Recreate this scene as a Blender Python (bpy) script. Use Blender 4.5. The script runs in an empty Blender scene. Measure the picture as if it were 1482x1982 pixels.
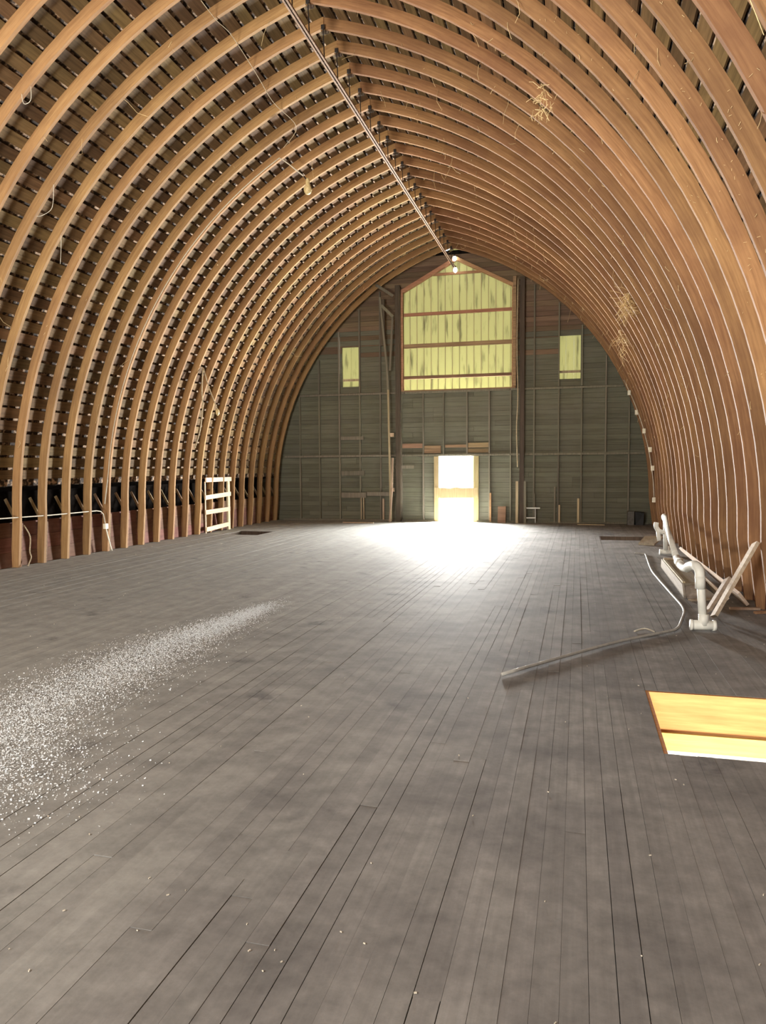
import bpy, math, random
from mathutils import Matrix, Vector

random.seed(7)
S = bpy.context.scene
C = S.collection
PI = math.pi

# ------------------------------------------------------------------ camera
cam_d = bpy.data.cameras.new('camera')
cam_d.sensor_fit = 'VERTICAL'
cam_d.sensor_height = 36.0
cam_d.lens = 1435.3 / 1982.0 * 36.0
cam_d.clip_start = 0.05
cam_d.clip_end = 300
cam = bpy.data.objects.new('camera', cam_d)
C.objects.link(cam)
yaw, pitch, roll = -0.2568, -0.06145, -0.00687
f = Vector((math.sin(yaw) * math.cos(pitch), math.cos(yaw) * math.cos(pitch), math.sin(pitch)))
r0 = Vector((math.cos(yaw), -math.sin(yaw), 0))
u0 = r0.cross(f)
r = math.cos(roll) * r0 + math.sin(roll) * u0
u = math.cos(roll) * u0 - math.sin(roll) * r0
m = Matrix(((r.x, u.x, -f.x, 0), (r.y, u.y, -f.y, 0), (r.z, u.z, -f.z, 1.65), (0, 0, 0, 1)))
cam.matrix_world = m
S.camera = cam

# ------------------------------------------------------------------ sky, sun, daylight, exposure
W = bpy.data.worlds.new('sky')
S.world = W
W.use_nodes = True
nt = W.node_tree
bg = nt.nodes['Background']
sky = nt.nodes.new('ShaderNodeTexSky')
sky.sky_type = 'NISHITA'
sky.sun_disc = False
sky.sun_elevation = math.radians(42)
sky.sun_rotation = math.radians(0)
nt.links.new(sky.outputs[0], bg.inputs[0])
bg.inputs[1].default_value = 0.35

def sun(name, energy, d, color, angle=0.01):
    l = bpy.data.lights.new(name, 'SUN'); l.energy = energy; l.color = color; l.angle = angle
    o = bpy.data.objects.new(name, l); C.objects.link(o)
    o.rotation_euler = Vector(d).to_track_quat('-Z', 'Y').to_euler()
    return o
sun('sun', 9.0, (-0.16, -0.72, -0.66), (1.0, 0.95, 0.85))

def area(name, loc, d, sx, sy, power, color, spread=PI):
    l = bpy.data.lights.new(name, 'AREA'); l.shape = 'RECTANGLE'; l.size = sx; l.size_y = sy
    l.energy = power; l.color = color; l.spread = spread
    o = bpy.data.objects.new(name, l); C.objects.link(o); o.location = loc
    o.rotation_euler = Vector(d).to_track_quat('-Z', 'Y').to_euler()
    return o
# daylight entering by the far door, through an added high rear opening, by a floor hatch behind the photographer and from the storey below
area('far_door_daylight', (-3.465, 22.25, 0.95), (0, -0.93, 0.36), 1.3, 2.3, 5600, (1.0, 0.985, 0.95))
area('rear_high_fill_light', (-3.5, -4.9, 5.6), (0, 1, -0.35), 3.2, 2.7, 720, (1.0, 0.97, 0.92))  # added fill lamp in an unseen, invented opening, brightens the floor
area('rear_hatch_daylight', (-5.2, -2.6, -0.04), (0, 0.5, 0.86), 2.0, 1.6, 2100, (1.0, 0.93, 0.80))
area('lower_storey_daylight', (1.25, 3.3, -2.1), (0.0, 0.6, 0.8), 1.2, 0.9, 290, (1.0, 0.90, 0.70))
area('lower_storey_far_daylight', (1.0, 11.0, -0.4), (0, 0, -1), 3.0, 4.0, 260, (1.0, 0.97, 0.9))

vs = S.view_settings
vs.view_transform = 'Standard'
vs.look = 'None'
vs.exposure = 0.6
vs.gamma = 1.0
vs.use_curve_mapping = False

# ------------------------------------------------------------------ helpers
def tag(o, label=None, cat=None, group=None, kind=None):
    if label: o['label'] = label
    if cat: o['category'] = cat
    if group: o['group'] = group
    if kind: o['kind'] = kind
    return o

def link(name, mesh, mat=None, parent=None, smooth=False):
    if mat is not None and not mesh.materials:
        mesh.materials.append(mat)
    if smooth:
        mesh.polygons.foreach_set('use_smooth', [True] * len(mesh.polygons))
    o = bpy.data.objects.new(name, mesh)
    C.objects.link(o)
    if parent is not None:
        o.parent = parent
        o.matrix_parent_inverse = Matrix.Identity(4)
        if parent.type == 'EMPTY' and parent.get('at'):
            o.location = -Vector(parent['at'])
    return o

def empty(name, loc=(0, 0, 0)):
    o = bpy.data.objects.new(name, None)
    C.objects.link(o)
    o.location = loc
    o.empty_display_size = 0.2
    return o

class MB:
    """collects shapes in world coordinates; build() links them as one mesh"""
    def __init__(s): s.v = []; s.f = []; s.uv = []
    def hexa(s, p):
        n = len(s.v); s.v += [tuple(q) for q in p]
        for q in ((0, 3, 2, 1), (4, 5, 6, 7), (0, 1, 5, 4), (1, 2, 6, 5), (2, 3, 7, 6), (3, 0, 4, 7)):
            s.f.append(tuple(n + i for i in q))
        return s
    def box(s, a, b):
        (x0, y0, z0), (x1, y1, z1) = a, b
        return s.hexa([(x0, y0, z0), (x1, y0, z0), (x1, y1, z0), (x0, y1, z0), (x0, y0, z1), (x1, y0, z1), (x1, y1, z1), (x0, y1, z1)])
    def bar(s, a, b, w, t, up=(0, 0, 1), w2=None):
        a = Vector(a); b = Vector(b); d = (b - a).normalized()
        up = Vector(up)
        if abs(d.dot(up)) > 0.98: up = Vector((1, 0, 0))
        x = d.cross(up).normalized(); z = x.cross(d).normalized()
        w2 = w if w2 is None else w2
        P = []
        for q, ww in ((a, w), (b, w2)):
            P.append([q - x * ww / 2 - z * t / 2, q + x * ww / 2 - z * t / 2, q + x * ww / 2 + z * t / 2, q - x * ww / 2 + z * t / 2])
        return s.hexa([P[0][0], P[0][1], P[1][1], P[1][0], P[0][3], P[0][2], P[1][2], P[1][3]])
    def tube(s, pts, rad, n=8, cap=True):
        pts = [Vector(p) for p in pts]
        if not isinstance(rad, (list, tuple)): rad = [rad] * len(pts)
        base = len(s.v); ref = None
        for i, p in enumerate(pts):
            d = (pts[min(i + 1, len(pts) - 1)] - pts[max(i - 1, 0)]).normalized()
            if ref is None:
                ref = Vector((0, 0, 1)) if abs(d.z) < 0.9 else Vector((1, 0, 0))
            x = d.cross(ref).normalized(); y = x.cross(d).normalized(); ref = y
            for k in range(n):
                a = 2 * PI * k / n
                s.v.append(tuple(p + (x * math.cos(a) + y * math.sin(a)) * rad[i]))
        for i in range(len(pts) - 1):
            for k in range(n):
                a = base + i * n + k; b = base + i * n + (k + 1) % n
                s.f.append((a, b, b + n, a + n))
        if cap:
            s.f.append(tuple(base + k for k in reversed(range(n))))
            s.f.append(tuple(base + (len(pts) - 1) * n + k for k in range(n)))
        return s
    def prism(s, poly, y0, y1):
        """poly of (x, z), counter-clockwise seen from -y, pushed along y"""
        n = len(s.v); k = len(poly)
        s.v += [(x, y0, z) for x, z in poly] + [(x, y1, z) for x, z in poly]
        s.f.append(tuple(n + i for i in range(k)))
        s.f.append(tuple(n + k + i for i in reversed(range(k))))
        for i in range(k):
            j = (i + 1) % k
            s.f.append((n + j, n + i, n + k + i, n + k + j))
        return s
    def lathe(s, pts, c, n=12):
        base = len(s.v)
        for rr, z in pts:
            for k in range(n):
                a = 2 * PI * k / n
                s.v.append((c[0] + rr * math.cos(a), c[1] + rr * math.sin(a), c[2] + z))
        for i in range(len(pts) - 1):
            for k in range(n):
                a = base + i * n + k; b = base + i * n + (k + 1) % n
                s.f.append((a, b, b + n, a + n))
        s.f.append(tuple(base + k for k in reversed(range(n))))
        s.f.append(tuple(base + (len(pts) - 1) * n + k for k in range(n)))
        return s
    def mesh(s, name):
        me = bpy.data.meshes.new(name); me.from_pydata(s.v, [], s.f); me.update(); return me
    def build(s, name, mat, parent=None, smooth=False):
        return link(name, s.mesh(name), mat, parent, smooth)

def smooth_path(pts, n=6):
    P = [Vector(p) for p in pts]; out = []
    for i in range(len(P) - 1):
        p0 = P[max(i - 1, 0)]; p1 = P[i]; p2 = P[i + 1]; p3 = P[min(i + 2, len(P) - 1)]
        for k in range(n):
            t = k / n
            out.append(0.5 * ((2 * p1) + (-p0 + p2) * t + (2 * p0 - 5 * p1 + 4 * p2 - p3) * t * t + (-p0 + 3 * p1 - 3 * p2 + p3) * t ** 3))
    out.append(P[-1]); return out

# ------------------------------------------------------------------ materials
def nodes_of(name):
    mt = bpy.data.materials.new(name); mt.use_nodes = True
    return mt, mt.node_tree.nodes, mt.node_tree.links, mt.node_tree.nodes['Principled BSDF']

def wood(name, dark, light, stretch=(28, 1.6, 28), rough=0.8, var=0.35, hue=0.02, uv=False, bump=0.15, spec=0.3,
         blotch=None, blotch_scale=0.9, blotch_amt=0.5, dust=None):
    mt, N, L, B = nodes_of(name)
    tc = N.new('ShaderNodeTexCoord'); geo = N.new('ShaderNodeNewGeometry')
    oi = N.new('ShaderNodeObjectInfo')
    at = N.new('ShaderNodeAttribute'); at.attribute_name = 'rnd'
    ad = N.new('ShaderNodeMath'); ad.operation = 'ADD'
    L.new(oi.outputs['Random'], ad.inputs[0]); L.new(at.outputs['Fac'], ad.inputs[1])
    fr = N.new('ShaderNodeMath'); fr.operation = 'FRACT'; L.new(ad.outputs[0], fr.inputs[0])
    mp = N.new('ShaderNodeMapping'); mp.inputs['Scale'].default_value = stretch
    L.new(tc.outputs['UV'] if uv else geo.outputs['Position'], mp.inputs['Vector'])
    off = N.new('ShaderNodeVectorMath'); off.operation = 'ADD'
    sc = N.new('ShaderNodeMath'); sc.operation = 'MULTIPLY'; sc.inputs[1].default_value = 37.0
    L.new(fr.outputs[0], sc.inputs[0]); L.new(mp.outputs[0], off.inputs[0]); L.new(sc.outputs[0], off.inputs[1])
    nz = N.new('ShaderNodeTexNoise'); nz.inputs['Scale'].default_value = 1.0; nz.inputs['Detail'].default_value = 6
    nz.inputs['Roughness'].default_value = 0.62
    L.new(off.outputs[0], nz.inputs['Vector'])
    rp = N.new('ShaderNodeValToRGB')
    rp.color_ramp.elements[0].position = 0.3; rp.color_ramp.elements[0].color = (*dark, 1)
    rp.color_ramp.elements[1].position = 0.7; rp.color_ramp.elements[1].color = (*light, 1)
    L.new(nz.outputs['Fac'], rp.inputs[0])
    col = rp.outputs[0]
    if blotch:
        n2 = N.new('ShaderNodeTexNoise'); n2.inputs['Scale'].default_value = blotch_scale; n2.inputs['Detail'].default_value = 5
        n2.inputs['Roughness'].default_value = 0.65
        L.new(geo.outputs['Position'], n2.inputs['Vector'])
        r2 = N.new('ShaderNodeValToRGB'); r2.color_ramp.elements[0].position = 0.42; r2.color_ramp.elements[1].position = 0.66
        L.new(n2.outputs['Fac'], r2.inputs[0])
        mu = N.new('ShaderNodeMath'); mu.operation = 'MULTIPLY'; mu.inputs[1].default_value = blotch_amt
        L.new(r2.outputs[0], mu.inputs[0])
        mx = N.new('ShaderNodeMix'); mx.data_type = 'RGBA'; mx.inputs[7].default_value = (*blotch, 1)
        L.new(mu.outputs[0], mx.inputs[0]); L.new(col, mx.inputs[6]); col = mx.outputs[2]
    if dust:      # settled dust, thicker towards the left wall, cloudy edge
        sx = N.new('ShaderNodeSeparateXYZ'); L.new(geo.outputs['Position'], sx.inputs[0])
        n3 = N.new('ShaderNodeTexNoise'); n3.inputs['Scale'].default_value = 0.55; n3.inputs['Detail'].default_value = 7
        n3.inputs['Roughness'].default_value = 0.68
        L.new(geo.outputs['Position'], n3.inputs['Vector'])
        a1 = N.new('ShaderNodeMath'); a1.operation = 'MULTIPLY_ADD'; a1.inputs[1].default_value = 5.0; L.new(n3.outputs['Fac'], a1.inputs[0])
        L.new(sx.outputs['X'], a1.inputs[2])
        m3 = N.new('ShaderNodeMapRange'); m3.interpolation_type = 'SMOOTHSTEP'
        m3.inputs[1].default_value = 2.4; m3.inputs[2].default_value = -1.6; m3.inputs[3].default_value = 0.06; m3.inputs[4].default_value = 0.85
        L.new(a1.outputs[0], m3.inputs[0])
        mx3 = N.new('ShaderNodeMix'); mx3.data_type = 'RGBA'; mx3.inputs[7].default_value = (*dust, 1)
        L.new(m3.outputs[0], mx3.inputs[0]); L.new(col, mx3.inputs[6]); col = mx3.outputs[2]
    if dust:
        n4 = N.new('ShaderNodeTexNoise'); n4.inputs['Scale'].default_value = 4.5; n4.inputs['Detail'].default_value = 8; n4.inputs['Roughness'].default_value = 0.75
        L.new(geo.outputs['Position'], n4.inputs['Vector'])
        m4 = N.new('ShaderNodeMapRange'); m4.inputs[1].default_value = 0.3; m4.inputs[2].default_value = 0.7; m4.inputs[3].default_value = 0.72; m4.inputs[4].default_value = 1.22
        L.new(n4.outputs['Fac'], m4.inputs[0])
        mm = N.new('ShaderNodeMix'); mm.data_type = 'RGBA'; mm.blend_type = 'MULTIPLY'; mm.inputs[0].default_value = 1.0
        L.new(col, mm.inputs[6]); L.new(m4.outputs[0], mm.inputs[7]); col = mm.outputs[2]
        # sparse dark stains
        n5 = N.new('ShaderNodeTexNoise'); n5.inputs['Scale'].default_value = 1.7; n5.inputs['Detail'].default_value = 6; n5.inputs['Roughness'].default_value = 0.6
        of = N.new('ShaderNodeVectorMath'); of.operation = 'ADD'; of.inputs[1].default_value = (11.3, 4.1, 0)
        L.new(geo.outputs['Position'], of.inputs[0]); L.new(of.outputs[0], n5.inputs['Vector'])
        m5 = N.new('ShaderNodeMapRange'); m5.interpolation_type = 'SMOOTHSTEP'; m5.inputs[1].default_value = 0.60; m5.inputs[2].default_value = 0.74; m5.inputs[3].default_value = 0.0; m5.inputs[4].default_value = 0.7
        L.new(n5.outputs['Fac'], m5.inputs[0])
        mx5 = N.new('ShaderNodeMix'); mx5.data_type = 'RGBA'; mx5.inputs[7].default_value = (0.055, 0.05, 0.055, 1)
        L.new(m5.outputs[0], mx5.inputs[0]); L.new(col, mx5.inputs[6]); col = mx5.outputs[2]
    hs = N.new('ShaderNodeHueSaturation')
    mr = N.new('ShaderNodeMapRange'); mr.inputs[3].default_value = 1 - var; mr.inputs[4].default_value = 1 + var
    L.new(fr.outputs[0], mr.inputs[0]); L.new(mr.outputs[0], hs.inputs['Value'])
    m2 = N.new('ShaderNodeMath'); m2.operation = 'MULTIPLY'; m2.inputs[1].default_value = 7.31
    L.new(fr.outputs[0], m2.inputs[0])
    f2 = N.new('ShaderNodeMath'); f2.operation = 'FRACT'; L.new(m2.outputs[0], f2.inputs[0])
    mh = N.new('ShaderNodeMapRange'); mh.inputs[3].default_value = 0.5 - hue; mh.inputs[4].default_value = 0.5 + hue
    L.new(f2.outputs[0], mh.inputs[0]); L.new(mh.outputs[0], hs.inputs['Hue'])
    L.new(col, hs.inputs['Color'])
    L.new(hs.outputs[0], B.inputs['Base Color'])
    B.inputs['Roughness'].default_value = rough
    B.inputs['Specular IOR Level'].default_value = spec
    if bump:
        bp = N.new('ShaderNodeBump'); bp.inputs['Strength'].default_value = bump; bp.inputs['Distance'].default_value = 0.004
        L.new(nz.outputs['Fac'], bp.inputs['Height']); L.new(bp.outputs[0], B.inputs['Normal'])
    return mt

def plain(name, col, rough=0.6, metal=0.0, noise=0.25, scale=14, spec=0.4):
    mt, N, L, B = nodes_of(name)
    geo = N.new('ShaderNodeNewGeometry')
    nz = N.new('ShaderNodeTexNoise'); nz.inputs['Scale'].default_value = scale; nz.inputs['Detail'].default_value = 5
    L.new(geo.outputs['Position'], nz.inputs['Vector'])
    rp = N.new('ShaderNodeValToRGB')
    rp.color_ramp.elements[0].position = 0.3; rp.color_ramp.elements[0].color = (*[c * (1 - noise) for c in col], 1)
    rp.color_ramp.elements[1].position = 0.7; rp.color_ramp.elements[1].color = (*[min(1, c * (1 + noise)) for c in col], 1)
    L.new(nz.outputs['Fac'], rp.inputs[0]); L.new(rp.outputs[0], B.inputs['Base Color'])
    B.inputs['Roughness'].default_value = rough; B.inputs['Metallic'].default_value = metal
    B.inputs['Specular IOR Level'].default_value = spec
    return mt

def glow(name, col, strength):
    mt, N, L, B = nodes_of(name)
    B.inputs['Base Color'].default_value = (*col, 1)
    B.inputs['Emission Color'].default_value = (*col, 1); B.inputs['Emission Strength'].default_value = strength
    return mt

def translucent(name, col, amt):
    mt, N, L, B = nodes_of(name)
    out = N['Material Output']
    geo = N.new('ShaderNodeNewGeometry')
    mp = N.new('ShaderNodeMapping'); mp.inputs['Scale'].default_value = (9, 9, 1.3)
    L.new(geo.outputs['Position'], mp.inputs[0])
    nz = N.new('ShaderNodeTexNoise'); nz.inputs['Scale'].default_value = 1; nz.inputs['Detail'].default_value = 6
    L.new(mp.outputs[0], nz.inputs['Vector'])
    rp = N.new('ShaderNodeValToRGB')
    rp.color_ramp.elements[0].position = 0.28; rp.color_ramp.elements[0].color = (*[c * 0.45 for c in col], 1)
    rp.color_ramp.elements[1].position = 0.45; rp.color_ramp.elements[1].color = (*col, 1)
    L.new(nz.outputs['Fac'], rp.inputs[0])
    t = N.new('ShaderNodeBsdfTranslucent'); L.new(rp.outputs[0], t.inputs[0]); L.new(rp.outputs[0], B.inputs['Base Color'])
    B.inputs['Roughness'].default_value = 0.7
    mx = N.new('ShaderNodeMixShader'); mx.inputs[0].default_value = amt
    L.new(B.outputs[0], mx.inputs[1]); L.new(t.outputs[0], mx.inputs[2]); L.new(mx.outputs[0], out.inputs['Surface'])
    return mt

M = {}
M['rib'] = wood('rib_wood', (0.25, 0.135, 0.055), (0.40, 0.243, 0.106), (2.2, 40, 1), 0.75, 0.12, 0.004, uv=True, bump=0.25,
                blotch=(0.17, 0.088, 0.042), blotch_scale=0.8, blotch_amt=0.45)
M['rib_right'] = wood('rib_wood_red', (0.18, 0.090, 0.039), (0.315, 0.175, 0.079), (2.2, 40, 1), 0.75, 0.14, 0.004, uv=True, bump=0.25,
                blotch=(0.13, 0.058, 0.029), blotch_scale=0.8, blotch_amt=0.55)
M['slat'] = wood('sheathing_wood', (0.088, 0.055, 0.025), (0.185, 0.118, 0.056), (30, 1.5, 30), 0.85, 0.38, 0.015)
M['shell'] = None
M['floor'] = wood('floor_wood', (0.180, 0.172, 0.163), (0.245, 0.236, 0.226), (26, 1.1, 26), 0.82, 0.075, 0.012, bump=0.15, spec=0.25,
                  blotch=(0.075, 0.070, 0.071), blotch_scale=1.1, blotch_amt=0.7, dust=(0.325, 0.33, 0.312))
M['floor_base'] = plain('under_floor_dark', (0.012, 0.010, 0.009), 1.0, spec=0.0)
M['wall_grey'] = wood('end_wall_grey', (0.094, 0.093, 0.064), (0.148, 0.146, 0.104), (1.3, 30, 30), 0.85, 0.12, 0.008,
                      blotch=(0.145, 0.142, 0.115), blotch_scale=1.1, blotch_amt=0.4)  # board grey, lightened to hold the pale haze over the lower wall
M['wall_brown'] = wood('end_wall_brown', (0.11, 0.076, 0.048), (0.20, 0.136, 0.087), (1.3, 30, 30), 0.85, 0.25, 0.015)
M['patch'] = wood('fresh_patch_board', (0.18, 0.12, 0.070), (0.30, 0.20, 0.12), (1.3, 30, 30), 0.8, 0.2)
M['stud'] = wood('stud_wood', (0.125, 0.115, 0.085), (0.20, 0.18, 0.135), (30, 30, 1.3), 0.85, 0.2)
M['post'] = wood('dark_post_wood', (0.055, 0.042, 0.032), (0.115, 0.086, 0.064), (30, 30, 1.3), 0.85, 0.2)
M['lath'] = wood('pale_lath_wood', (0.30, 0.225, 0.145), (0.46, 0.36, 0.24), (30, 30, 1.5), 0.8, 0.2)
M['trim'] = wood('orange_trim_wood', (0.27, 0.145, 0.075), (0.47, 0.27, 0.15), (1.5, 30, 30), 0.8, 0.15)
M['girt'] = wood('girt_wood', (0.16, 0.10, 0.06), (0.33, 0.21, 0.125), (1.5, 30, 30), 0.8, 0.2)
M['kick'] = wood('red_brown_board', (0.10, 0.046, 0.030), (0.18, 0.088, 0.058), (30, 1.4, 30), 0.85, 0.2,
                 blotch=(0.42, 0.30, 0.24), blotch_scale=2.2, blotch_amt=0.15)
M['fresh'] = wood('fresh_lumber', (0.56, 0.43, 0.28), (0.74, 0.62, 0.44), (30, 1.5, 30), 0.7, 0.12)
M['grey_plank'] = wood('weathered_plank', (0.33, 0.27, 0.195), (0.50, 0.42, 0.31), (30, 2, 30), 0.8, 0.15)
M['pale_plank'] = wood('pale_plank', (0.52, 0.42, 0.33), (0.72, 0.61, 0.50), (30, 2, 30), 0.75, 0.1)
M['box_wood'] = wood('dusty_box_wood', (0.27, 0.235, 0.185), (0.40, 0.355, 0.285), (20, 2, 20), 0.85, 0.12)
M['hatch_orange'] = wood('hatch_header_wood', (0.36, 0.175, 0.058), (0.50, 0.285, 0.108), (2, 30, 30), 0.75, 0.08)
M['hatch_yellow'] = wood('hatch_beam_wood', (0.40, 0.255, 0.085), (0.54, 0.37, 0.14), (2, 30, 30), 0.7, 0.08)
M['pvc'] = plain('dusty_white_pipe', (0.70, 0.71, 0.66), 0.5, 0, 0.12, 9)
M['conduit'] = plain('grey_conduit', (0.36, 0.35, 0.32), 0.5, 0.0, 0.15, 20)
M['cable'] = plain('pale_cable', (0.58, 0.54, 0.44), 0.6, 0, 0.15, 20)
M['iron'] = plain('rusted_iron', (0.26, 0.165, 0.105), 0.7, 0.0, 0.3, 25)
M['dark_iron'] = plain('dark_iron', (0.02, 0.015, 0.013), 0.7, 0.2)
M['white_box'] = plain('cream_enamel', (0.82, 0.78, 0.62), 0.5, 0, 0.06)
M['yellowed'] = plain('yellowed_porcelain', (0.62, 0.50, 0.26), 0.5, 0, 0.35, 60)
M['black'] = plain('black_plastic', (0.012, 0.012, 0.012), 0.6)
M['grey_box'] = plain('grey_card', (0.11, 0.105, 0.095), 0.9)
M['rope'] = plain('old_rope', (0.40, 0.33, 0.22), 0.95, 0, 0.3, 40)
M['straw'] = plain('straw', (0.62, 0.48, 0.26), 0.9, 0, 0.3, 30)
M['crumb'] = plain('pale_crumbs', (0.60, 0.55, 0.45), 0.9, 0, 0.3, 30)
M['chaff'] = plain('white_chaff', (0.80, 0.85, 0.88), 0.9, 0, 0.12, 60)
M['concrete'] = plain('pale_concrete', (0.62, 0.58, 0.50), 0.9, 0, 0.12, 3)
M['gravel'] = plain('pale_gravel', (0.55, 0.53, 0.48), 0.95, 0, 0.15, 3)
M['panel'] = translucent('yellowed_translucent_sheet', (0.46, 0.455, 0.27), 0.5)
M['glow_spot'] = glow('daylight_spot_glow', (1.0, 0.96, 0.82), 9.0)  # emission standing in for daylight at the gable, not a lamp
M['jamb'] = wood('door_jamb_wood', (0.30, 0.235, 0.12), (0.46, 0.37, 0.20), (30, 30, 1.5), 0.8, 0.1)
M['wall_plain'] = plain('rear_wall_boards', (0.16, 0.10, 0.065), 0.9)

def shell_material():
    mt, N, L, B = nodes_of('shingle_undersides')
    geo = N.new('ShaderNodeNewGeometry')
    mp = N.new('ShaderNodeMapping'); mp.inputs['Scale'].default_value = (9, 9, 9)
    L.new(geo.outputs['Position'], mp.inputs[0])
    nz = N.new('ShaderNodeTexNoise'); nz.inputs['Scale'].default_value = 1.6; nz.inputs['Detail'].default_value = 3
    L.new(mp.outputs[0], nz.inputs['Vector'])
    rp = N.new('ShaderNodeValToRGB')
    e = rp.color_ramp.elements
    e[0].position = 0.48; e[0].color = (0.035, 0.022, 0.014, 1)
    e[1].position = 0.62; e[1].color = (0.45, 0.31, 0.20, 1)
    L.new(nz.outputs['Fac'], rp.inputs[0]); L.new(rp.outputs[0], B.inputs['Base Color'])
    B.inputs['Roughness'].default_value = 0.9
    return mt
M['shell'] = shell_material()

# ------------------------------------------------------------------ measures of the gothic arch (ridge over x = AX)
AX, ZC, R_IN, OFF = -3.55, 0.77, 7.36, 1.93
R_OUT = R_IN + 0.15
Y_END = 21.73
Y_BACK = -5.2
def arc(side, R, th):
    o = -OFF + R * math.cos(th)
    return AX + side * o, ZC + R * math.sin(th)
def th_top(R): return math.acos(OFF / R)
def half_at(z, R):
    return -OFF + (R if z <= ZC else math.sqrt(max(0.0, R * R - (z - ZC) ** 2)))
RIB_Y = [10.38 + 0.612 * k for k in range(18, -17, -1)]

# ------------------------------------------------------------------ ceiling: shingle shell, ribs, sheathing slats
def make_shell():
    R = R_OUT + 0.05
    pts = []
    n = 30
    for i in range(n + 1):
        th = math.radians(4.5) + (th_top(R) - math.radians(4.5)) * i / n
        pts.append(arc(-1, R, th))
    pts = [(AX - 6.25, -0.12), (AX - 6.25, 1.25)] + pts
    right = [(2 * AX - x, z) for x, z in reversed(pts[:-1])]
    P = pts + right
    v = []; fc = []
    for t in (0, 1):
        for yy in (Y_BACK - 0.2, Y_END + 0.25):
            for (x, z) in P:
                d = Vector((x - AX, z - 2.5)).normalized() * 0.05 * t
                v.append((x + d.x, yy, z + d.y))
    k = len(P)
    for i in range(k - 1):
        fc.append((i, i + 1, k + i + 1, k + i))
        fc.append((2 * k + i, 3 * k + i, 3 * k + i + 1, 2 * k + i + 1))
        fc.append((i, 2 * k + i, 2 * k + i + 1, i + 1))
        fc.append((k + i, k + i + 1, 3 * k + i + 1, 3 * k + i))
    me = bpy.data.meshes.new('ceiling'); me.from_pydata(v, [], fc); me.update()
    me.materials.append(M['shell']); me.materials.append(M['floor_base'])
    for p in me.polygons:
        if p.center.z < 1.48: p.material_index = 1  # near-black lower faces stand in for the shade inside the eave
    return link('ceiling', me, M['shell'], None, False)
ceiling = tag(make_shell(), 'arched barn roof of bent wooden ribs under spaced sheathing boards', 'ceiling', kind='structure')

def rib_mesh(side):
    n = 26; prof = []
    for i in range(-2, n + 1):
        if i < 0:
            z = 0.0 if i == -2 else 0.45
            o = -OFF + R_IN + (0.06 if side < 0 else 0.10) * (1 - z / ZC)
            prof.append(((AX + side * o, z), (AX + side * (o + 0.15), z)))
        else:
            ti = th_top(R_IN) * i / n; to = th_top(R_OUT) * i / n
            prof.append((arc(side, R_IN, ti), arc(side, R_OUT, to)))
    v = []; fc = []; uvs = []
    lens = [0.0]
    for i in range(1, len(prof)):
        a, b = prof[i - 1][0], prof[i][0]
        lens.append(lens[-1] + math.hypot(a[0] - b[0], a[1] - b[1]))
    for (pi, po) in prof:
        v += [(pi[0], 0, pi[1]), (po[0], 0, po[1]), (po[0], 0.052, po[1]), (pi[0], 0.052, pi[1])]
    V4 = [0.0, 0.15, 0.20, 0.35]
    for i in range(len(prof) - 1):
        a = 4 * i; b = a + 4
        for k in range(4):
            j = (k + 1) % 4
            q = (a + k, a + j, b + j, b + k)
            vv = (V4[k], V4[k] + (0.15 if k % 2 == 0 else 0.05))
            uq = [(lens[i], vv[0]), (lens[i], vv[1]), (lens[i + 1], vv[1]), (lens[i + 1], vv[0])]
            if side > 0: q = q[::-1]; uq = uq[::-1]
            fc.append(q); uvs += uq
    e = 4 * (len(prof) - 1)
    for q in ((0, 3, 2, 1), (e, e + 1, e + 2, e + 3)):
        fc.append(q if side < 0 else q[::-1]); uvs += [(0, 0), (0.1, 0), (0.1, 0.1), (0, 0.1)]
    me = bpy.data.meshes.new('rib'); me.from_pydata(v, [], fc)
    ul = me.uv_layers.new(name='UVMap')
    for i, q in enumerate(uvs): ul.data[i].uv = q
    me.update()
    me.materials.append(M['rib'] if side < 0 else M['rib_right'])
    return me
rib_me = {s: rib_mesh(s) for s in (-1, 1)}
for y in RIB_Y:
    for s in (-1, 1):
        o = link('rib', rib_me[s], None, ceiling)
        o.location = (0, y + random.uniform(-0.012, 0.012), 0)
        o.rotation_euler = (random.uniform(-0.0012, 0.0012), 0, 0)
# dark block at each ridge joint
gm = MB().prism([(AX - 0.05, 7.83), (AX + 0.05, 7.83), (AX + 0.06, 8.02), (AX - 0.06, 8.02)], 0.054, 0.08).mesh('ridge_block')
gm.materials.append(M['post'])
for y in RIB_Y:
    o = link('ridge_block', gm, None, ceiling); o.location = (0, y, 0)

unit = MB().box((-0.5, -0.5, -0.5), (0.5, 0.5, 0.5)).mesh('slat')
unit.materials.append(M['slat'])
RS = R_OUT + 0.011
th0, th1 = math.radians(5.2), th_top(RS)
rows = 45
for s in (-1, 1):
    for k in range(rows):
        th = th0 + (th1 - th0) * (k + 0.5) / rows
        x, z = arc(s, RS, th)
        cuts = [Y_BACK, 4.49, 8.12, 12.36, Y_END] if s < 0 else [Y_BACK, 7.52, Y_END]
        cuts = [cuts[0]] + [c + random.choice((-1, 0, 0, 1)) * 0.605 for c in cuts[1:-1]] + [cuts[-1]]
        for a, b in zip(cuts[:-1], cuts[1:]):
            o = link('slat', unit, None, ceiling)
            o.location = (x, (a + b) / 2, z)
            o.scale = (0.022, b - a - 0.006, 0.158 + random.uniform(-0.008, 0.008))
            o.rotation_euler = (0, (th if s < 0 else -th) + random.uniform(-0.02, 0.02), 0)

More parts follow.
